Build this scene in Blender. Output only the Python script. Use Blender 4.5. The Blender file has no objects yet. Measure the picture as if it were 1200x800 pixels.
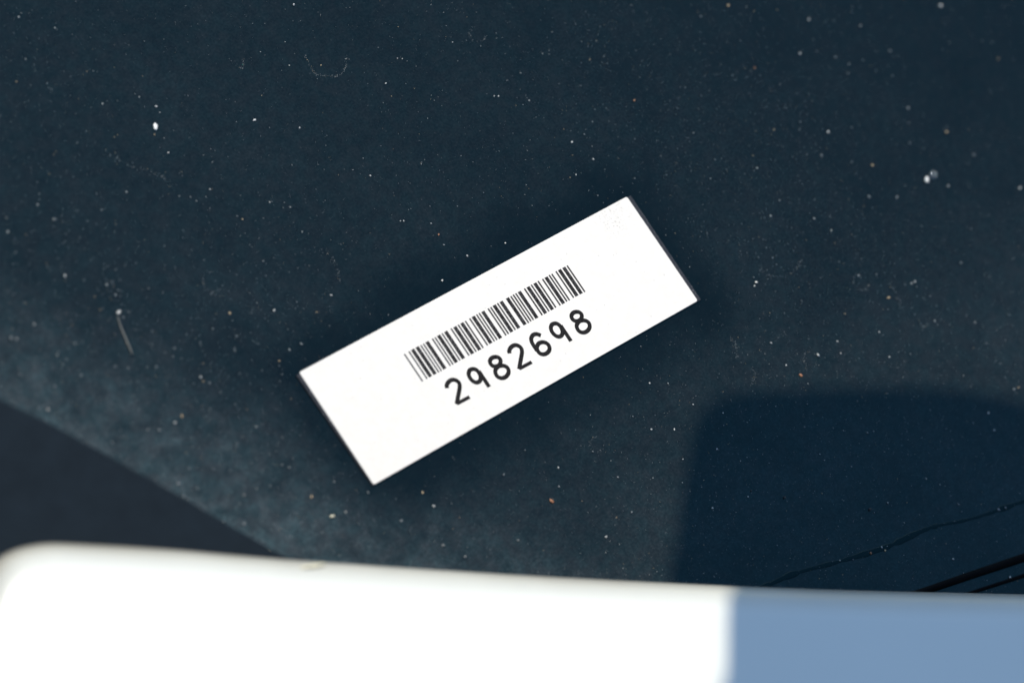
import bpy, bmesh, math, random
import numpy as np
from mathutils import Vector, Matrix

random.seed(7)
rng = np.random.default_rng(11)
scene = bpy.context.scene
C = scene.collection

# ------------------------------------------------------------------ camera
# pose solved from the label's four corners (70 mm x 20.46 mm label, origin at its centre,
# z = 0 is the dark panel it is stuck to); F = focal length in photo pixels (1200 x 800)
F = 4250.0
R = np.array([[0.7232432972323095, -0.5534858466027315, 0.413004298547842],
              [-0.39999656484959617, -0.8232522160306391, -0.40281327797028343],
              [0.5629581521898942, 0.12613170264092877, -0.8168040845097682]])
T = np.array([-0.0012490122785201287, -0.0008061572687220299, 0.5651930813990899])
CAM = -R.T @ T
cam_data = bpy.data.cameras.new("camera")
cam = bpy.data.objects.new("camera", cam_data)
C.objects.link(cam)
Rb = R.T @ np.diag([1, -1, -1])
m = Matrix([[*Rb[i], CAM[i]] for i in range(3)] + [[0, 0, 0, 1]])
cam.matrix_world = m
cam_data.sensor_width = 36.0
cam_data.lens = F / 1200 * 36
cam_data.clip_start = 0.01
cam_data.clip_end = 100
cam_data.dof.use_dof = True
cam_data.dof.focus_distance = 0.5735
cam_data.dof.aperture_fstop = 13.0
scene.camera = cam

# ------------------------------------------------------------------ light
SUN_AZ, SUN_EL = math.radians(1), math.radians(55)      # azimuth from +Y towards +X
S = np.array([math.sin(SUN_AZ) * math.cos(SUN_EL), math.cos(SUN_AZ) * math.cos(SUN_EL), math.sin(SUN_EL)])
w = bpy.data.worlds.new("World")
scene.world = w
w.use_nodes = True
nt = w.node_tree
sky = nt.nodes.new("ShaderNodeTexSky")
sky.sky_type = 'NISHITA'
sky.sun_disc = False
sky.sun_elevation = SUN_EL
sky.sun_rotation = SUN_AZ
sky.air_density = 1.0
sky.dust_density = 0.0
sky.ozone_density = 1.5
nt.nodes["Background"].inputs["Strength"].default_value = 0.13
nt.links.new(sky.outputs[0], nt.nodes["Background"].inputs["Color"])
sl = bpy.data.lights.new("sun", 'SUN')
sl.energy = 3.2
sl.angle = math.radians(0.53)
sl.color = (1.0, 0.94, 0.84)
sun = bpy.data.objects.new("sun", sl)
sun.rotation_euler = Vector(-S).to_track_quat('-Z', 'Y').to_euler()
sun.location = (0.5, 0.8, 1.5)
C.objects.link(sun)
vs = scene.view_settings
vs.view_transform = 'Standard'
vs.look = 'None'
vs.exposure = 0.25
vs.gamma = 1
vs.use_curve_mapping = False

# ------------------------------------------------------------------ helpers
def px(x, y, z=0.0):
    """photo pixel -> point on the plane at height z"""
    d = R.T @ np.array([(x - 600) / F, (y - 400) / F, 1.0])
    return CAM + d * ((z - CAM[2]) / d[2])

def ppmm(x, y):
    return float(np.linalg.norm(px(x + 1, y) - px(x - 1, y)) * 0.5 + np.linalg.norm(px(x, y + 1) - px(x, y - 1)) * 0.5) * 0.5

def link(name, me, mats=(), parent=None, label=None, cat=None, group=None, kind=None):
    o = bpy.data.objects.new(name, me)
    C.objects.link(o)
    if me is not None:
        for mt in (mats if isinstance(mats, (list, tuple)) else [mats]):
            if mt.name not in [k.name for k in me.materials if k]:
                me.materials.append(mt)
    if parent is not None:
        o.parent = parent
    for k, v in (("label", label), ("category", cat), ("group", group), ("kind", kind)):
        if v:
            o[k] = v
    return o

def mesh(name, verts, faces, smooth=False):
    me = bpy.data.meshes.new(name)
    me.from_pydata([tuple(map(float, v)) for v in verts], [], faces)
    if smooth:
        me.polygons.foreach_set("use_smooth", [True] * len(me.polygons))
    me.update()
    return me

def from_bm(name, bm, smooth=False):
    bmesh.ops.recalc_face_normals(bm, faces=bm.faces)
    me = bpy.data.meshes.new(name)
    bm.to_mesh(me)
    bm.free()
    if smooth:
        me.polygons.foreach_set("use_smooth", [True] * len(me.polygons))
    return me

class N:
    """small node-building helper"""
    def __init__(self, name):
        self.m = bpy.data.materials.new(name)
        self.m.use_nodes = True
        self.t = self.m.node_tree
        self.b = self.t.nodes["Principled BSDF"]
    def n(self, typ, **kw):
        nd = self.t.nodes.new(typ)
        for k, v in kw.items():
            setattr(nd, k, v)
        return nd
    def put(self, inp, v):
        if isinstance(v, bpy.types.NodeSocket):
            self.t.links.new(v, inp)
        elif v is not None:
            inp.default_value = v
    def math(self, op, a, b=None, clamp=False):
        nd = self.n("ShaderNodeMath", operation=op, use_clamp=clamp)
        self.put(nd.inputs[0], a)
        self.put(nd.inputs[1], b)
        return nd.outputs[0]
    def ramp(self, v, lo, hi, a=0.0, b=1.0, interp='SMOOTHSTEP'):
        nd = self.n("ShaderNodeMapRange", interpolation_type=interp)
        self.put(nd.inputs[0], v)
        for i, x in enumerate((lo, hi, a, b)):
            nd.inputs[i + 1].default_value = x
        return nd.outputs[0]
    def noise(self, co, scale, detail=3, rough=0.55, dist=0.0):
        nd = self.n("ShaderNodeTexNoise")
        self.put(nd.inputs["Vector"], co)
        nd.inputs["Scale"].default_value = scale
        nd.inputs["Detail"].default_value = detail
        nd.inputs["Roughness"].default_value = rough
        nd.inputs["Distortion"].default_value = dist
        return nd.outputs["Fac"]
    def mix(self, f, a, b):
        nd = self.n("ShaderNodeMix", data_type='RGBA')
        self.put(nd.inputs[0], f)
        self.put(nd.inputs[6], a)
        self.put(nd.inputs[7], b)
        return nd.outputs[2]
    def obj(self):
        return self.n("ShaderNodeTexCoord").outputs["Object"]
    def set(self, **kw):
        for k, v in kw.items():
            self.put(self.b.inputs[k.replace("_", " ")], v)

def rgb(r, g, b):
    return (r, g, b, 1.0)

# ------------------------------------------------------------------ materials
def mat_panel():
    """dark blue-black gloss under an uneven film of fine dust, thinner round the label"""
    k = N("dark_gloss_dusty")
    co = k.obj()
    sp = k.n("ShaderNodeSeparateXYZ")
    k.put(sp.inputs[0], co)
    x, y = sp.outputs[0], sp.outputs[1]
    # film thins close round the label
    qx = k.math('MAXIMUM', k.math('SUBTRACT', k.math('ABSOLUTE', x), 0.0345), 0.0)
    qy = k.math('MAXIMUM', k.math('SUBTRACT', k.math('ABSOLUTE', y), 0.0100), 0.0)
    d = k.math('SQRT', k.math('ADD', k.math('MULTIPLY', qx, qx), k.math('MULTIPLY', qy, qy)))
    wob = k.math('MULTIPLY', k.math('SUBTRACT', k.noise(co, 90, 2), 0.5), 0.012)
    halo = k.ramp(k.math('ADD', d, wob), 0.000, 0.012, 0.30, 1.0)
    # more dust towards the black trim at the panel's foot, less towards the far side
    g = k.math('ADD', k.math('MULTIPLY', x, -0.80), k.math('MULTIPLY', y, -0.60))
    grad = k.ramp(g, -0.11, 0.045, 0.50, 1.55, 'LINEAR')
    foot = k.ramp(g, 0.022, 0.078, 0.0, 1.0)
    low = k.ramp(y, -0.012, -0.050, 0.0, 0.80)
    grad = k.math('ADD', k.math('ADD', grad, low), k.math('MULTIPLY', k.math('MULTIPLY', foot, k.ramp(k.noise(co, 170, 5, 0.65, 0.8), 0.36, 0.66, 0.45, 1.6, 'LINEAR')), 7.5))
    clouds = k.ramp(k.noise(co, 60, 5, 0.62, 0.4), 0.34, 0.74, 0.74, 1.24, 'LINEAR')
    fine = k.ramp(k.noise(co, 2300, 2, 0.6), 0.40, 0.78, 0.75, 1.5, 'LINEAR')
    mott = k.ramp(k.noise(co, 620, 3, 0.6), 0.36, 0.72, 0.82, 1.28, 'LINEAR')
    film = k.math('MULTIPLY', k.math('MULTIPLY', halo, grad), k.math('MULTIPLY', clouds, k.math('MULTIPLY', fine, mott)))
    # dirtier smears
    sm = k.ramp(k.noise(co, 130, 6, 0.7, 1.2), 0.60, 0.80, 0.0, 1.0)
    sm = k.math('MULTIPLY', sm, k.math('ADD', k.math('MULTIPLY', foot, 2.6), 0.42))
    pch = k.ramp(k.noise(co, 260, 4, 0.65, 0.6), 0.48, 0.72, 0.0, 1.0)
    sm2 = k.math('MULTIPLY', k.math('MULTIPLY', pch, foot), 2.5)
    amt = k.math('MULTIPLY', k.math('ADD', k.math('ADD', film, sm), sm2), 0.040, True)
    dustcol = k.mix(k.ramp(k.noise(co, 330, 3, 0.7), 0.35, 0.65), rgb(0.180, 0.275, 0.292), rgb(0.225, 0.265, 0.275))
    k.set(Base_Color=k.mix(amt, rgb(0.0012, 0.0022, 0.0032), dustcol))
    k.set(Roughness=k.ramp(amt, 0.0, 0.2, 0.035, 0.12), IOR=1.50, Specular_Tint=rgb(0.20, 0.78, 0.76))
    return k.m

def mat_paper():
    k = N("label_paper")
    co = k.obj()
    f = k.noise(co, 900, 4, 0.6)
    c = k.mix(k.ramp(f, 0.3, 0.7), rgb(0.862, 0.805, 0.705), rgb(0.895, 0.84, 0.74))
    # scuffed grey flecks at one corner
    vd = k.n("ShaderNodeVectorMath", operation='DISTANCE')
    k.put(vd.inputs[0], co)
    vd.inputs[1].default_value = (0.0305, 0.0082, 0)
    near = k.ramp(vd.outputs["Value"], 0.0, 0.0055, 1.0, 0.0)
    fl = k.ramp(k.noise(co, 2600, 3, 0.7), 0.56, 0.68, 0.0, 1.0)
    tiny = k.ramp(k.noise(co, 1900, 1, 0.5), 0.735, 0.80, 0.0, 0.45)
    c = k.mix(k.math('MAXIMUM', k.math('MULTIPLY', near, fl), tiny), c, rgb(0.50, 0.45, 0.37))
    k.set(Base_Color=c, Roughness=0.45)
    return k.m

def mat_simple(name, col, rough, var=0.25, scale=400, spec=0.5, **kw):
    k = N(name)
    co = k.obj()
    f = k.ramp(k.noise(co, scale, 4, 0.6), 0.3, 0.7, 1 - var, 1 + var, 'LINEAR')
    vm = k.n("ShaderNodeVectorMath", operation='SCALE')
    vm.inputs[0].default_value = col
    k.put(vm.inputs["Scale"], f)
    k.set(Base_Color=vm.outputs[0], Roughness=rough)
    k.b.inputs["Specular IOR Level"].default_value = spec
    for a, b in kw.items():
        k.b.inputs[a.replace("_", " ")].default_value = b
    return k.m

def mat_ink(name, fade):
    k = N(name)
    at = k.n("ShaderNodeAttribute", attribute_name="wear")
    co = k.obj()
    brk = k.ramp(k.noise(co, 3800, 2, 0.6), 0.35, 0.75, 0.0, 1.0)
    f = k.math('ADD', at.outputs["Fac"], k.math('MULTIPLY', brk, fade), True)
    k.set(Base_Color=k.mix(f, rgb(0.008, 0.0065, 0.006), rgb(0.80, 0.79, 0.77)), Roughness=0.7)
    k.b.inputs['Specular IOR Level'].default_value = 0.12
    return k.m

def mat_edge():
    k = N("dark_laminate_edge")
    co = k.obj()
    fl = k.ramp(k.noise(co, 3200, 2, 0.6), 0.58, 0.72, 0.0, 1.0)
    pat = k.ramp(k.noise(co, 400, 3), 0.35, 0.65, 0.15, 1.0)
    k.set(Base_Color=k.mix(k.math('MULTIPLY', fl, pat), rgb(0.030, 0.030, 0.032), rgb(0.26, 0.25, 0.24)), Roughness=0.35)
    return k.m

def mat_white():
    """white paint, the dimming of its rolled edge painted into the colour"""
    k = N("white_car_paint")
    co = k.obj()
    sp = k.n("ShaderNodeSeparateXYZ")
    k.put(sp.inputs[0], co)
    edge_shade = k.n("ShaderNodeAttribute", attribute_name="roll_shade").outputs["Fac"]
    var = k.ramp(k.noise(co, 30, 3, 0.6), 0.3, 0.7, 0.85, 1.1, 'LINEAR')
    f = k.math('MULTIPLY', edge_shade, var, True)
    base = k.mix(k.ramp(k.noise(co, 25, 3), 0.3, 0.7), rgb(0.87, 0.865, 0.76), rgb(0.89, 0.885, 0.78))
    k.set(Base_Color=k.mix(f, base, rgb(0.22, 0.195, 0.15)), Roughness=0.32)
    k.b.inputs["Specular IOR Level"].default_value = 0.5
    return k.m

M_PANEL = mat_panel()
M_PAPER = mat_paper()
M_INK = mat_ink("printed_ink", 0.02)
M_BAR = mat_ink("barcode_ink", 0.10)
M_EDGE = mat_edge()
M_WHITE = mat_white()
M_TRIM = mat_simple("matte_black_trim", (0.0105, 0.0165, 0.0220), 0.8, 0.12, 300, 0.08)
M_RUBBER = mat_simple("black_rubber", (0.005, 0.005, 0.005), 0.8, 0.2, 300, 0.06)
M_SEAL = mat_simple("dark_sealant", (0.001, 0.0015, 0.002), 0.12, 0.4, 900, 0.43, Specular_Tint=(0.25, 0.85, 0.85, 1.0))
M_PALE = mat_simple("pale_grit", (0.46, 0.45, 0.41), 0.38, 0.3, 3000, 0.8)
M_CRUMB_GLINT = mat_simple("chalk_crumb_glint", (0.84, 0.82, 0.76), 0.4, 0.1, 2000)  # chalk-white crumbs, and the highlight modelled beside the droplet
M_GREY = mat_simple("grey_dust_grit", (0.17, 0.18, 0.175), 0.38, 0.4, 3000, 0.9)
M_OCHRE = mat_simple("ochre_grit", (0.46, 0.33, 0.19), 0.5, 0.3, 3000)
M_RUST = mat_simple("rust_grit", (0.34, 0.15, 0.07), 0.55, 0.35, 3000)
M_DARK = mat_simple("black_grit", (0.012, 0.012, 0.012), 0.5, 0.3, 3000)
M_FIBRE = mat_simple("dull_fibre", (0.13, 0.13, 0.12), 0.6, 0.3, 2000, 0.2)
M_STRAW = mat_simple("dry_straw", (0.88, 0.80, 0.56), 0.55, 0.25, 1500)
M_BEAD = mat_simple("clear_bead", (0.9, 0.95, 0.95), 0.06, 0.02, 200, 0.5, Transmission_Weight=0.92, IOR=1.45)
M_CASTER = mat_simple("black_plastic", (0.02, 0.02, 0.022), 0.45, 0.2, 200)  # dark body of the added shadow caster
M_CASTER_FACE = mat_simple("caster_face", (0.6, 0.62, 0.64), 0.03, 0.02, 50, 0.5, Metallic=1.0)  # face plate of the added shadow caster

# ------------------------------------------------------------------ the dark panel
def slab(name, pts, z0, z1, bevel, mat, seg=3, **kw):
    """a flat plate with the given outline, standing from z0 to z1, its upper rim rounded"""
    bm = bmesh.new()
    vs_ = [bm.verts.new((p[0], p[1], z0)) for p in pts]
    f = bm.faces.new(vs_)
    bmesh.ops.recalc_face_normals(bm, faces=bm.faces)
    if f.normal.z < 0:
        f.normal_flip()
    ret = bmesh.ops.extrude_face_region(bm, geom=[f])
    top = [e for e in ret["geom"] if isinstance(e, bmesh.types.BMVert)]
    for v in top:
        v.co.z = z1
    if bevel:
        es = [e for e in bm.edges if all(v in top for v in e.verts)]
        bmesh.ops.bevel(bm, geom=es, offset=bevel, segments=seg, affect='EDGES', profile=0.5)
    me = from_bm(name, bm)
    return link(name, me, mat, **kw)

def rounded_rect(x0, y0, x1, y1, r, n=8):
    out = []
    for cx, cy, a in ((x1 - r, y1 - r, 0), (x0 + r, y1 - r, 90), (x0 + r, y0 + r, 180), (x1 - r, y0 + r, 270)):
        for i in range(n + 1):
            t = math.radians(a + 90 * i / n)
            out.append((cx + r * math.cos(t), cy + r * math.sin(t)))
    return out

slab("glass_panel", rounded_rect(-0.55, -0.42, 0.75, 0.60, 0.05), -0.005, 0.0, 0.0015, M_PANEL,
     label="large dark blue-black glossy glass surface covered in fine dust and specks", cat="glass panel")

# ------------------------------------------------------------------ white panel at the foot
PH = 0.020      # height of its top above the dark glass
RR = 0.0065     # radius of its rolled edge
def catmull(P, n=10, closed=False):
    P = [np.array(p, float) for p in P]
    out = []
    L = len(P)
    rngi = range(L if closed else L - 1)
    for i in rngi:
        if closed:
            a, b, c, d = P[(i - 1) % L], P[i], P[(i + 1) % L], P[(i + 2) % L]
        else:
            a = P[i - 1] if i > 0 else 2 * P[0] - P[1]
            b, c = P[i], P[i + 1]
            d = P[i + 2] if i + 2 < L else 2 * P[-1] - P[-2]
        for s in range(n):
            t = s / n
            out.append(0.5 * ((2 * b) + (-a + c) * t + (2 * a - 5 * b + 4 * c - d) * t * t + (-a + 3 * b - 3 * c + d) * t ** 3))
    if not closed:
        out.append(P[-1])
    return out

def white_panel():
    # upper edge as the photograph shows it, then round the far corner and back outside the frame
    e = [(-70, 1500), (-62, 1000), (-54, 850), (-42, 750), (-26, 692), (-8, 662), (10, 647), (32, 639), (62, 635), (110, 637), (200, 643), (330, 655),
         (500, 668), (680, 680), (860, 690), (1030, 697), (1200, 702), (1500, 712), (2100, 730)]
    e = [(a, b - (6 + 6.5 * max(0, a) / 1200)) for a, b in e]
    P = [px(a, b, PH - RR * 0.45)[:2] for a, b in e]
    P = catmull(P, 8)
    far = px(2400, 2600, PH)[:2]
    mid = px(200, 2600, PH)[:2]
    P = P + [far, mid]
    n = len(P)
    P = np.array(P)
    area = 0.5 * sum(P[i][0] * P[(i + 1) % n][1] - P[(i + 1) % n][0] * P[i][1] for i in range(n))
    if area < 0:
        P = P[::-1]
    nrm = []
    for i in range(n):
        d1 = P[i] - P[i - 1]; d2 = P[(i + 1) % n] - P[i]
        d1 /= np.linalg.norm(d1); d2 /= np.linalg.norm(d2)
        tt = d1 + d2; tt /= np.linalg.norm(tt)
        nrm.append(np.array([-tt[1], tt[0]]))       # inward
    nrm = np.array(nrm)
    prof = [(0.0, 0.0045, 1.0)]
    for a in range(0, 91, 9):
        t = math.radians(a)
        prof.append((RR * (1 - math.cos(t)), PH - RR * (1 - math.sin(t)), max(0, 1.0 - (a / 86) ** 1.7)))  # painted edge shading, strongest at the foot of the roll
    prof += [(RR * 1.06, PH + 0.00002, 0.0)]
    V, G = [], []
    for ins, z, gr in prof:
        for i in range(n):
            q = P[i] + nrm[i] * ins
            V.append((q[0], q[1], z)); G.append(gr)
    Fc = []
    for k in range(len(prof) - 1):
        for i in range(n):
            j = (i + 1) % n
            Fc.append((k * n + i, k * n + j, (k + 1) * n + j, (k + 1) * n + i))
    k = len(prof) - 1
    Fc.append(tuple(k * n + i for i in range(n)))
    Fc.append(tuple(reversed(range(n))))
    me = mesh("bonnet", V, Fc, True)
    at = me.attributes.new("roll_shade", 'FLOAT', 'POINT')
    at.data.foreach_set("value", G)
    return link("bonnet", me, M_WHITE, label="white painted bonnet panel with rolled edge and rounded corner, partly in shadow", cat="bonnet")
white_panel()

# ------------------------------------------------------------------ black trim at the corner
tr = [(-420, 250), (-200, 372), (-90, 430), (0, 477), (60, 506), (130, 545), (200, 584), (260, 619), (311, 648), (356, 673), (405, 706), (430, 760), (300, 860), (-350, 900)]
trp = [px(a, b, 0.0130)[:2] for a, b in catmull(tr[:10], 4)] + [px(a, b, 0.0130)[:2] for a, b in tr[10:]]
slab("corner_trim", trp, 0.00005, 0.0150, 0.0045, M_TRIM, 6,
     label="matte black trim piece filling the corner beside the white panel", cat="trim")

# ------------------------------------------------------------------ seals in the shaded corner
def strip(path_px, width, height, z0=0.0, taper=None, wob=0.0):
    """a low half-round strip along a path on the panel"""
    path = [px(a, b)[:2] for a, b in catmull(path_px, 8)]
    V, Fc = [], []
    K = 7
    for i, p in enumerate(path):
        t = path[min(i + 1, len(path) - 1)] - path[max(i - 1, 0)]
        t /= np.linalg.norm(t)
        nn = np.array([-t[1], t[0]])
        s = 1.0 if taper is None else taper[0] + (taper[1] - taper[0]) * i / (len(path) - 1)
        s *= 1 + wob * (random.random() - 0.5)
        for j in range(K):
            a = math.pi * j / (K - 1)
            q = p + nn * math.cos(a) * width * 0.5 * s
            V.append((q[0], q[1], z0 + math.sin(a) * height))
    for i in range(len(path) - 1):
        for j in range(K - 1):
            Fc.append((i * K + j, i * K + j + 1, (i + 1) * K + j + 1, (i + 1) * K + j))
        Fc.append((i * K + K - 1, i * K, (i + 1) * K, (i + 1) * K + K - 1))
    Fc.append(tuple(range(K)))
    Fc.append(tuple(reversed([(len(path) - 1) * K + j for j in range(K)])))
    return mesh("strip", V, Fc, True)

seal = link("rubber_seal", None, label="black rubber seal of two thin lips in the shaded corner by the white panel", cat="seal")
link("lip", strip([(980, 726), (1078, 694), (1140, 673), (1200, 653), (1290, 622), (1400, 582)], 0.0015, 0.0005, taper=(0.7, 1.1)), M_RUBBER, seal)
link("lip", strip([(1060, 720), (1120, 700), (1160, 687), (1200, 674), (1290, 643), (1400, 603)], 0.0007, 0.0003, taper=(0.7, 1.1)), M_RUBBER, seal)
link("sealant_bead", strip([(820, 712), (880, 694), (930, 672), (985, 657), (1040, 640), (1090, 618), (1140, 607), (1200, 587), (1300, 556), (1400, 520)], 0.0008, 0.000025, wob=0.9), M_SEAL,
     label="faint uneven bead of dark sealant crossing the shaded glass", cat="sealant bead")

# ------------------------------------------------------------------ the barcode label
Wd, Hd = 0.070, 0.02046086
lab = link("barcode_label", None, label="white rectangular barcode label numbered 2982698 stuck on dark dusty glass", cat="label")
BZ = 0.00028
def quad_plate(name, pts, z0, z1, mat, bev=0.00004):
    return slab(name, pts, z0, z1, bev, mat, 2, parent=lab)
# dark backing that shows as a strip along both short ends
back = [px(346.6, 440.2)[:2], px(738.3, 229.9)[:2], px(820.6, 351.9)[:2], px(436.2, 570.0)[:2]]
quad_plate("backing", back, 0.00002, BZ, M_EDGE, 0.00005)
# paper with slightly soft corners
pp = rounded_rect(-Wd / 2, -Hd / 2, Wd / 2, Hd / 2, 0.00035, 4)
quad_plate("paper", pp, BZ + 0.00001, BZ + 0.00012, M_PAPER, 0.00003)
PZ = BZ + 0.00012

def ribbon(pts, wid, z, wear=0.0, cap=False):
    V, Fc = [], []
    n = len(pts)
    for i in range(n):
        p = np.array(pts[i])
        t = np.array(pts[min(i + 1, n - 1)]) - np.array(pts[max(i - 1, 0)])
        t /= np.linalg.norm(t)
        nn = np.array([-t[1], t[0]])
        ww = wid if not isinstance(wid, (list, tuple)) else wid[0] + (wid[1] - wid[0]) * i / (n - 1)
        V.append((*(p + nn * ww / 2), z)); V.append((*(p - nn * ww / 2), z))
    for i in range(n - 1):
        Fc.append((2 * i + 1, 2 * i + 3, 2 * i + 2, 2 * i))
    return V, Fc

CODE = {'2': "001100001", '9': "001100100", '8': "100100100", '6': "001110000", '*': "010010100"}
def barcode():
    text = "*2982698*"
    r = 2.5
    tot = 9 * (6 + 3 * r) + 8
    x0, x1 = -0.01762, 0.01752
    u = (x1 - x0) / tot
    y0, y1 = -0.00008, 0.00500
    x = x0
    V, Fc, Wr = [], [], []
    for ch in text:
        for k, c in enumerate(CODE[ch]):
            wd = u * (r if c == '1' else 1)
            if k % 2 == 0:
                f = (x - x0) / (x1 - x0)
                if c == '1':
                    wear, g = 0.0, 0.0
                else:        # thermal print fades out towards the start of the code
                    wear = max(0.0, 0.12 * (1 - f / 0.6)) + random.uniform(0, 0.03)
                    g = -0.06 * u
                a, b = x + g, x + wd - g
                jy = random.uniform(-1, 1) * 0.00003
                i = len(V)
                V += [(a, y0 + jy, PZ + 6e-6), (b, y0 + jy, PZ + 6e-6), (b, y1 + jy, PZ + 6e-6), (a, y1 + jy, PZ + 6e-6)]
                Fc.append((i, i + 1, i + 2, i + 3))
                Wr += [wear] * 4
            x += wd
        x += u
    me = mesh("barcode", V, Fc)
    at = me.attributes.new("wear", 'FLOAT', 'POINT')
    at.data.foreach_set("value", Wr)
    link("barcode", me, M_BAR, lab)
barcode()

# digits: centre lines of the printed strokes (photo pixels of one sample each -> label plane)
def tr_(o, s, pts):
    return [px(o[0] + a / s, o[1] + b / s)[:2] for a, b in pts]
GL = {
    '2': (0, [(tr_((515, 435), 17.78, [(140, 372), (128, 325), (152, 262), (205, 212), (268, 196), (330, 212), (385, 262), (400, 335), (388, 430), (366, 540), (350, 630), (338, 706)]), False),
              (tr_((515, 435), 17.78, [(338, 695), (470, 625), (606, 552)]), False)]),
    '9': (1, [(tr_((540, 425), 20, [(275, 168), (195, 190), (160, 260), (170, 335), (215, 410), (280, 465), (350, 485), (410, 460), (438, 400), (430, 320), (390, 240), (335, 188)]), True),
              (tr_((540, 425), 20, [(395, 215), (470, 330), (560, 465), (642, 590)]), False)]),
    '8': (2, [(tr_((565, 410), 20, [(285, 187), (205, 210), (158, 280), (178, 355), (240, 403), (320, 405), (385, 365), (408, 300), (398, 240), (350, 198)]), True),
              (tr_((565, 410), 20, [(420, 392), (340, 420), (288, 490), (286, 560), (330, 640), (400, 678), (480, 675), (555, 625), (595, 545), (578, 455), (510, 402)]), True)]),
    '6': (4, [(tr_((615, 385), 20, [(352, 188), (290, 160), (225, 152), (160, 182), (125, 250), (135, 330), (175, 410), (228, 490), (262, 545)]), False),
              (tr_((615, 385), 20, [(385, 342), (305, 370), (262, 440), (268, 520), (315, 592), (390, 625), (465, 612), (530, 560), (555, 490), (530, 410), (465, 356)]), True)]),
}
PITCH = 0.004418
NAMES = {'2': "digit_two", '9': "digit_nine", '8': "digit_eight", '6': "digit_six"}
for i, ch in enumerate("2982698"):
    src, strokes = GL[ch]
    V, Fc = [], []
    for q, (pts, closed) in enumerate(strokes):
        c = catmull(pts, 6, closed)
        if closed:
            c = c + [c[0], c[1]]
        sw = 0.00071 if not (ch == '2' and q == 1) else 0.00058
        a, b = ribbon([(p[0] + (i - src) * PITCH, p[1]) for p in c], sw, PZ + 6e-6 + q * 3e-6)
        k = len(V)
        V += a
        Fc += [tuple(k + j for j in f) for f in b]
    me = mesh(NAMES[ch], V, Fc)
    at = me.attributes.new("wear", 'FLOAT', 'POINT')
    at.data.foreach_set("value", [0.004] * len(V))
    link(NAMES[ch], me, M_INK, lab)

# ------------------------------------------------------------------ fine dust: thousands of tiny grains
OCT = np.array([[1, 0, 0], [-1, 0, 0], [0, 1, 0], [0, -1, 0], [0, 0, 1], [0, 0, -1]], float)
OCF = np.array([[0, 2, 4], [2, 1, 4], [1, 3, 4], [3, 0, 4], [2, 0, 5], [1, 2, 5], [3, 1, 5], [0, 3, 5]])
trim_poly = [tuple(p) for p in trp]
def inside(p, poly):
    c = False
    j = len(poly) - 1
    for i in range(len(poly)):
        xi, yi = poly[i]; xj, yj = poly[j]
        if (yi > p[1]) != (yj > p[1]) and p[0] < (xj - xi) * (p[1] - yi) / (yj - yi) + xi:
            c = not c
        j = i
    return c

# patchiness: a few smooth random blobs
blobs = [(rng.uniform(-0.14, 0.17), rng.uniform(-0.12, 0.12), rng.uniform(0.006, 0.022), rng.uniform(-1.1, 1.6)) for _ in range(110)]
def density(x, y):
    qx, qy = max(abs(x) - 0.036, 0), max(abs(y) - 0.0112, 0)
    d = math.hypot(qx, qy)
    h = 0.35 + 0.65 * min(1, d / 0.014)
    g = 0.8 + 0.35 * math.tanh((-0.8 * x - 0.6 * y) / 0.06)
    b = sum(a * math.exp(-((x - bx) ** 2 + (y - by) ** 2) / (2 * s * s)) for bx, by, s, a in blobs)
    return max(0.05, h * g * (1 + 0.6 * b)) * 0.42

pts = []
while len(pts) < 30000:
    x, y = px(rng.uniform(-200, 1400), rng.uniform(-200, 760))[:2]
    if rng.random() > density(x, y):
        continue
    if abs(x) < 0.0362 and abs(y) < 0.0106:
        continue
    if inside((x, y), trim_poly):
        continue
    pts.append((x, y))
# crumbs strung along old drip lines and dried-drop rims
def arc(path, n, jit):
    P = catmull(path, 10)
    for _ in range(n):
        q = P[int(rng.integers(len(P)))]
        p = px(*(q + rng.normal(0, jit, 2)))
        pts.append((p[0], p[1]))
n0 = len(pts)
arc([(358, 66), (365, 80), (372, 88), (385, 89), (396, 89), (405, 80), (406, 66)], 120, 0.7)
arc([(125, 180), (150, 193), (180, 203), (206, 219)], 90, 2.0)
arc([(270, 70), (282, 80), (286, 76), (285, 70)], 40, 0.9)
arc([(380, 290), (392, 308), (398, 330)], 40, 1.2)
arc([(1043, 333), (1052, 346), (1057, 362)], 50, 1.3)
arc([(1078, 377), (1082, 383), (1089, 376)], 25, 1.0)
arc([(890, 312), (900, 322), (915, 324), (930, 318), (940, 305)], 60, 1.0)
arc([(855, 395), (862, 405), (864, 418)], 40, 1.6)
arc([(880, 430), (884, 440), (882, 450)], 35, 1.8)
arc([(70, 250), (78, 262), (88, 250), (92, 246)], 30, 1.2)
for cx_, cy_, r_ in ((560, 40, 10), (950, 420, 9), (250, 330, 12), (700, 520, 9), (1010, 330, 10), (130, 320, 10)):
    arc([(cx_ + r_ * math.cos(t), cy_ + r_ * math.sin(t)) for t in np.linspace(0.3, 4.6, 7)], 34, 0.8)
nt_ = len(pts)
pts = np.array(pts)
sz = 0.000031 * np.exp(rng.normal(-0.08, 0.50, nt_))
big = rng.random(nt_) < 0.015
sz[big] *= rng.uniform(1.4, 2.6, big.sum())
sz[n0:] = rng.uniform(0.000025, 0.00006, nt_ - n0)
ax = rng.uniform(0.7, 1.6, (nt_, 3)); ax[:, 2] = rng.uniform(0.4, 0.9, nt_)
th = rng.uniform(0, 2 * math.pi, nt_)
Vd = OCT[None] * (ax * sz[:, None])[:, None, :] * rng.uniform(0.7, 1.3, (nt_, 6, 1))
cth, sth = np.cos(th)[:, None], np.sin(th)[:, None]
X = Vd[..., 0] * cth - Vd[..., 1] * sth + pts[:, 0:1]
Y = Vd[..., 0] * sth + Vd[..., 1] * cth + pts[:, 1:2]
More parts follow.
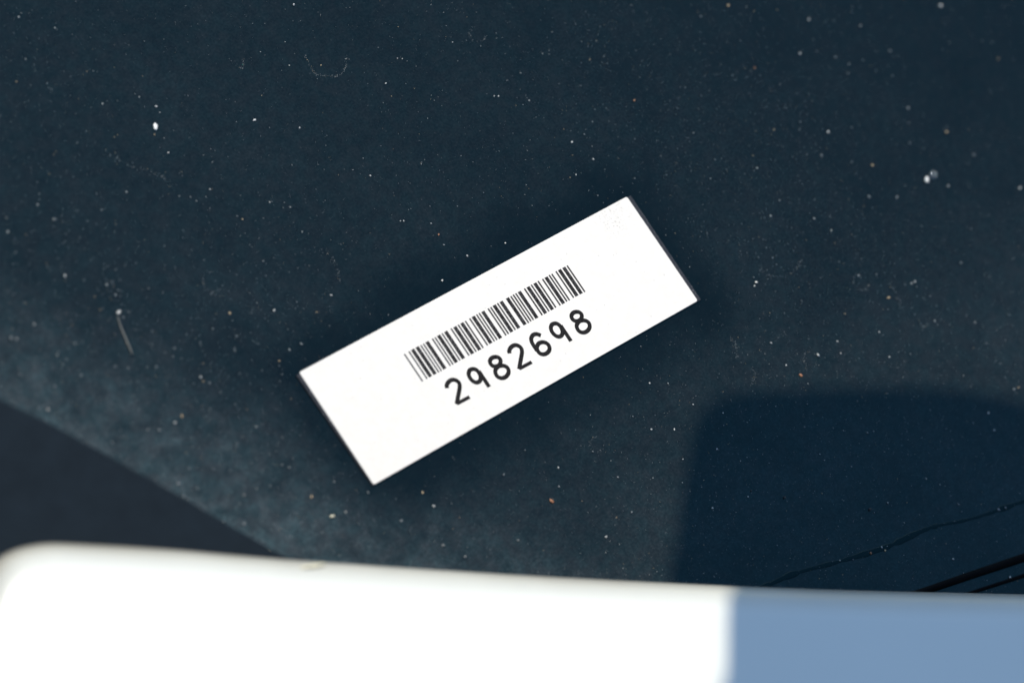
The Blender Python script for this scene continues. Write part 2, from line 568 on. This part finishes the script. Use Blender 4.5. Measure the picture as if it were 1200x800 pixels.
Z = Vd[..., 2] - Vd[..., 2].min(1, keepdims=True) - 2e-6
Vd = np.stack([X, Y, Z], -1).reshape(-1, 3)
Fd = (OCF[None] + 6 * np.arange(nt_)[:, None, None]).reshape(-1, 3)
me = bpy.data.meshes.new("dust_specks")
me.vertices.add(len(Vd)); me.vertices.foreach_set("co", Vd.ravel())
me.loops.add(Fd.size); me.loops.foreach_set("vertex_index", Fd.ravel().astype(np.int32))
me.polygons.add(len(Fd)); me.polygons.foreach_set("loop_start", np.arange(0, Fd.size, 3, dtype=np.int32))
for mt in (M_GREY, M_PALE, M_OCHRE):
    me.materials.append(mt)
mi = rng.choice([0, 1, 2], nt_, p=[0.70, 0.22, 0.08])
me.polygons.foreach_set("material_index", np.repeat(mi, 8).astype(np.int32))
me.update(calc_edges=True)
link("dust_specks", me, [M_GREY], label="fine pale dust specks scattered all over the dark glass", cat="dust", kind="stuff")

# ------------------------------------------------------------------ larger grit, one object per grain
def grain_mesh(seed, sub=2, rough=0.28, squash=0.75, stretch=1.0):
    r_ = random.Random(seed)
    bm = bmesh.new()
    bmesh.ops.create_icosphere(bm, subdivisions=sub, radius=1.0)
    ax_ = [Vector((r_.gauss(0, 1), r_.gauss(0, 1), r_.gauss(0, 1))).normalized() for _ in range(7)]
    cut = [r_.uniform(0.55, 0.95) for _ in ax_]
    for v in bm.verts:
        for a, c in zip(ax_, cut):             # chip flats into the lump
            d_ = v.co.dot(a) - c
            if d_ > 0:
                v.co -= a * d_ * 0.9
        v.co *= 1 + r_.uniform(-rough, rough) * 0.25
        v.co.x *= stretch
        v.co.z *= squash
    zm = min(v.co.z for v in bm.verts)
    for v in bm.verts:
        v.co.z -= zm
    return from_bm("grit_grain", bm)
SHAPES = [grain_mesh(s, 1, 0.4, random.uniform(0.55, 0.85), random.uniform(1.0, 1.7)) for s in range(9)]
KINDS = {
    'w': ("grit_grain", M_PALE, "pale grit grain lying on the dark glass", "pale grit grains"),
    'g': ("grit_grain", M_GREY, "dull grey grit grain lying on the dark glass", "grey grit grains"),
    'o': ("sand_grain", M_OCHRE, "ochre sand grain lying on the dark glass", "ochre sand grains"),
    'r': ("rust_grain", M_RUST, "rust-brown grain lying on the dark glass", "rust-brown grains"),
    'd': ("black_speck", M_DARK, "black speck on the glass inside the soft-edged shadow", "black specks in the shadow"),
}
SHADOW = [(783, 720), (791, 640), (799, 580), (807, 530), (815, 498), (829, 474), (856, 461), (1060, 453), (1200, 471), (1300, 500), (1300, 720)]
def zone(x, y):
    """which neighbour tells this grain apart from its look-alikes"""
    if inside((x, y), SHADOW):
        return "on the glass inside the soft-edged shadow", "in the shadow"
    if math.hypot(x - 183, y - 142) < 26:
        return "close beside the ivory crumb", "by the ivory crumb"
    if math.hypot(x - 146, y - 390) < 55:
        return "on the glass near the short fibre", "by the fibre"
    if math.hypot(x - 1091, y - 208) < 45 or math.hypot(x - 1040, y - 230) < 30:
        return "on the glass near the clear droplet", "by the droplet"
    if math.hypot(x - 1070, y - 345) < 40:
        return "on the glass near the pale orange grain", "by the pale orange grain"
    dt = min(math.hypot(x - a, y - b) for a, b in catmull(tr[1:10], 6))
    if dt < 60:
        return "on dusty glass along the black trim's edge", "along the trim"
    if y > 540 + 0.06 * (x - 300) and x > 230:
        return "on the glass between the label and white bonnet", "by the bonnet"
    p = px(x, y) * 1000
    if abs(p[0]) < 37 and 0 < p[1] < 28:
        return "on the glass beside the label's barcode-side long edge", "by the label's barcode edge"
    if abs(p[0]) < 37 and -28 < p[1] < 0:
        return "on the glass beside the label's number-side long edge", "by the label's number edge"
    if -60 < p[0] < 0 and abs(p[1]) < 16:
        return "on the glass off the label's end by the first digit", "off the label's first-digit end"
    if 0 < p[0] < 60 and abs(p[1]) < 16:
        return "on the glass off the label's end by the last digit", "off the label's last-digit end"
    if inside((x, y), [(820, 400), (1250, 380), (1250, 480), (830, 480)]):
        return "on sunlit glass just outside the soft-edged shadow", "just outside the shadow"
    if p[0] < 0:
        return "on open dusty glass beyond the label, fibre side", "on open glass, fibre side"
    if p[0] < 60:
        return "on open glass facing the label's barcode-side edge", "on open glass, barcode side"
    return "on open glass far off the label's last digit", "on open glass, droplet side"
cache = {}
def grain(x, y, s, kind, name=None, label=None, stretch=1.0, ang=None, mat=None):
    nm, mt, lb, gp = KINDS[kind]
    if kind != 'd':
        za, zb = zone(x, y)
        lb, gp = lb.split(' lying')[0] + ' ' + za, gp + ' ' + zb
    mt = mat or mt
    i = random.randrange(len(SHAPES))
    key = (i, mt.name)
    if key not in cache:
        c = SHAPES[i].copy()
        c.materials.append(mt)
        cache[key] = c
    o = link(name or nm, cache[key], mt, label=label or lb, cat="grain" if kind != 'd' else "speck", group=None if label else gp)
    r_ = 0.5 * s * ppmm(x, y) * (0.72 if x > 800 and y < 300 else 0.80)
    p = px(x, y)
    o.location = (p[0], p[1], -r_ * 0.06)
    o.scale = (r_ * stretch, r_, r_)
    o.rotation_euler = (0, 0, ang if ang is not None else random.uniform(0, 6.28))
    return o

G = """344 6 4 w;19 96 2 o;120 122 2.2 w;163 114 1.8 w;183 125 2.6 w;187 132 1.6 w;181 158 2 o;192 162 1.7 w;197 179 2.2 w;351 150 2.4 w;
376 77 2 o;339 77 1.6 w;316 237 1.7 w;340 243 1.7 w;284 257 2 o;119 246 2 w;44 240 2 w;9 272 3 w;76 324 3.6 w;28 355 2.5 g;18 296 1.8 w;13 397 4 g;67 416 3 g;
135 430 3 g;183 430 3.2 g;204 408 3 g;269 367 3.2 o;321 364 3.6 w;275 411 2.6 g;277 394 2.6 g;235 442 3.4 w;238 447 2.2 o;213 488 3.6 o;205 495 3.4 w;173 504 4 g;
186 504 3.6 g;64 453 3.6 g;56 480 3.8 w;131 519 3 g;339 410 3.2 g;353 403 3 g;371 366 2.3 o;388 346 2.4 w;354 272 2 w;327 423 2.6 o;209 567 4.4 g;286 580 3 g;
365 582 3.6 o;286 614 4 g;262 611 3 g;220 585 3 g;508 593 3.8 w;519 639 4 g;654 548 3.4 w;655 570 2.6 g;710 629 3.4 w;724 559 2.4 g;495 577 2.6 o;545 652 3 g;
853 7 3.4 o;1102 7 4.6 w;937 63 3.4 w;884 80 2.6 r;970 155 4 w;1064 127 3 g;1109 155 3.4 o;1022 194 3.4 o;1018 231 4 g;1111 218 2.8 w;1141 182 3.6 g;821 20 2.4 g;
887 197 2 w;954 256 2 w;1051 231 2 w;1195 221 3.6 w;1008 31 2.6 g;886 331 3.4 w;884 335 2.2 w;921 428 2.4 w;1126 308 2 w;1095 376 2.2 w;974 270 2 w;903 402 2.4 w;
981 400 2.2 w;1188 456 2.2 w;1158 484 2.6 w;1165 504 2.4 w;1072 330 2.2 w;1006 323 2.2 w;743 118 3 r;670 167 3.2 w;695 187 2.6 w;691 70 2.2 o;620 118 2.2 w;530 50 1.8 w;
452 98 2 w;584 113 2 w;579 113 1.8 w;518 329 3.2 w;592 285 2.4 w;547 300 2.6 w;514 275 2.2 r;675 205 2 w;520 287 2.2 g;473 259 2 w;469 259 1.6 w;505 262 2 w;
1033 641 2.6 w;1020 648 3.4 r;1037 645 3.4 o;919 583 3.6 d;1019 597 4 d;880 575 2.4 d;1178 595 3 g;1170 597 3 g;1183 676 3 w;790 503 2.4 w;763 503 3 w;812 474 2.2 w;
800 538 2 w;840 526 2 w;847 484 1.8 w;1068 332 2 w;1030 389 2 w;985 414 2 w;1042 418 2 w;148 225 2 w;210 230 1.8 w;246 222 2 w;30 70 1.6 w;64 33 1.8 w;55 98 1.6 w;
405 600 3 g;431 577 3 g;590 556 2.6 g;607 633 3 g;765 560 2 g;740 600 2.6 g;470 610 3 g;300 500 3 g;250 550 3 g;330 545 3 g;25 440 3 g;95 440 3.2 g;40 380 2.6 w""".replace("\n", "")
for it in G.split(";"):
    a, b, c, d = it.split()
    grain(float(a), float(b), float(c), d)
grain(182, 149, 7.0, 'w', "ivory_crumb", "largest ivory-white oblong crumb among tiny grains on the dusty glass", 1.35, 0.6 + math.radians(30), M_CRUMB_GLINT)
grain(298, 141, 3.4, 'w', "white_sliver", "slender white sliver pointing diagonally, lying alone on the dusty glass", 1.6, math.radians(-5), M_CRUMB_GLINT)
grain(646, 587, 5.0, 'r', "rust_grain", "round rust-orange grain between the label and the white panel")
grain(938, 440, 4.6, 'r', "rust_grain", "rust-orange grain just outside the soft-edged shadow")
grain(1041, 349, 4.0, 'o', "sand_grain", "pale orange sand grain beside a dusty smear", 1.3)
grain(389, 605, 4.0, 'o', "straw_chip", "short straw-coloured chip on the glass below the label's corner", 1.9, math.radians(-20), M_STRAW)
grain(315, 644, 4.4, 'o', "straw_chip", "tiny straw-yellow chip where black trim meets the white panel", 1.4, None, M_STRAW)

# clear bead with a bright glint
def bead(x, y, s, label):
    bm = bmesh.new()
    bmesh.ops.create_uvsphere(bm, u_segments=20, v_segments=12, radius=1.0)
    for v in bm.verts:
        v.co.z = max(v.co.z, -0.35) + 0.33
        v.co.x *= 1.15
    o = link("clear_bead", from_bm("clear_bead", bm, True), M_BEAD, label=label, cat="bead")
    r_ = 0.5 * s * ppmm(x, y)
    p = px(x, y)
    o.location = (p[0], p[1], 0.0)
    o.scale = (r_, r_, r_ * 0.85)
    o.rotation_euler = (0, 0, 0.5)
bead(1093, 206, 9, "clear glassy droplet with a bright white glint on the dark glass")
grain(1085, 211, 6.0, 'w', "droplet_glint", "bright white glint at the clear glassy droplet, shaped as a solid grain", 1.3, math.radians(55), M_CRUMB_GLINT)  # pale solid standing in for the droplet's highlight

# fibre with a crumb at its end
def tube(name, path, rad, mat, n=8, **kw):
    V, Fc = [], []
    P = catmull(path, 6)
    L = len(P)
    for i, p in enumerate(P):
        t = P[min(i + 1, L - 1)] - P[max(i - 1, 0)]
        t /= np.linalg.norm(t)
        u_ = np.cross(t, [0, 0, 1]); u_ /= np.linalg.norm(u_)
        v_ = np.cross(u_, t)
        rr = rad * (0.55 + 0.45 * math.sin(math.pi * min(0.93, max(0.07, i / (L - 1)))))
        for j in range(n):
            a = 2 * math.pi * j / n
            V.append(p + u_ * math.cos(a) * rr + v_ * math.sin(a) * rr)
    for i in range(L - 1):
        for j in range(n):
            k = (j + 1) % n
            Fc.append((i * n + j, i * n + k, (i + 1) * n + k, (i + 1) * n + j))
    Fc.append(tuple(reversed(range(n)))); Fc.append(tuple((L - 1) * n + j for j in range(n)))
    return link(name, mesh(name, V, Fc, True), mat, **kw)
fr = 0.00016
tube("fibre", [px(138, 371, fr), px(142, 384, fr), px(147.5, 397, fr), px(152, 407, fr), px(155, 415, fr)], fr, M_FIBRE,
     label="short stiff greyish fibre lying on the dusty glass", cat="fibre")
grain(139, 366, 5.4, 'w', "pale_crumb", "pale crumb stuck at the end of the short fibre", 1.2)
grain(144, 372, 3.0, 'g', "grey_crumb", "small grey crumb touching the fibre's tip")
# dry straw on the rolled edge of the white panel
tube("straw_sliver", [px(353, 664.5, PH - 0.0010), px(366, 663.0, PH - 0.0011), px(380, 660.5, PH - 0.0017)], 0.00028, M_STRAW,
     label="dry straw-yellow sliver lying on the white panel's rolled edge", cat="straw")

# ------------------------------------------------------------------ added unseen shadow caster, shaped to the shadow on glass and panel
def shadow_caster():
    DIST = 0.36
    u_ = np.cross(S, [0, 0, 1]); u_ /= np.linalg.norm(u_)
    v_ = np.cross(u_, S)
    org = S * DIST
    out = [(851, 822, PH), (852, 780, PH), (853, 712, PH), (855, 699, PH - 0.002), (855, 692, PH - 0.005)]
    out += [(786, 690, 0), (791, 640, 0), (799, 580, 0), (807, 530, 0), (815, 498, 0), (829, 474, 0), (856, 461, 0), (900, 457, 0), (970, 454, 0), (1060, 453, 0),
            (1130, 457, 0), (1200, 471, 0), (1290, 500, 0), (1400, 560, 0), (1460, 650, 0), (1470, 780, 0), (1430, 900, 0), (1300, 975, 0), (1100, 990, 0), (930, 985, 0)]
    pts2 = []
    for a, b, z in out:
        p = px(a, b, z) - org
        pts2.append((float(p @ u_), float(p @ v_)))
    pts2 = [tuple(p) for p in catmull(pts2, 5, True)]
    c2 = np.mean(np.array(pts2), 0)
    root = link("shadow_caster", None, label="added black shape above the glass, out of view, casting the soft-edged shadow", cat="wing mirror")
    Mx = Matrix([[u_[0], v_[0], S[0], org[0]], [u_[1], v_[1], S[1], org[1]], [u_[2], v_[2], S[2], org[2]], [0, 0, 0, 1]])
    root.matrix_world = Mx
    n = len(pts2)
    prof = [(1.0, 0.0), (1.0, 0.012), (0.97, 0.024), (0.88, 0.038), (0.70, 0.049), (0.40, 0.055)]
    V, Fc = [], []
    for s, z in prof:
        for p in pts2:
            V.append((c2[0] + (p[0] - c2[0]) * s, c2[1] + (p[1] - c2[1]) * s, z))
    for k in range(len(prof) - 1):
        for i in range(n):
            j = (i + 1) % n
            Fc.append((k * n + i, k * n + j, (k + 1) * n + j, (k + 1) * n + i))
    Fc.append(tuple((len(prof) - 1) * n + i for i in range(n)))
    Fc.append(tuple(reversed(range(n))))
    link("caster_body", mesh("caster_body", V, Fc, True), M_CASTER, root)
    gl = [(c2[0] + (p[0] - c2[0]) * 0.92, c2[1] + (p[1] - c2[1]) * 0.92) for p in pts2]
    slab("caster_face", gl, -0.003, -0.0005, 0.0, M_CASTER_FACE, parent=root)
shadow_caster()
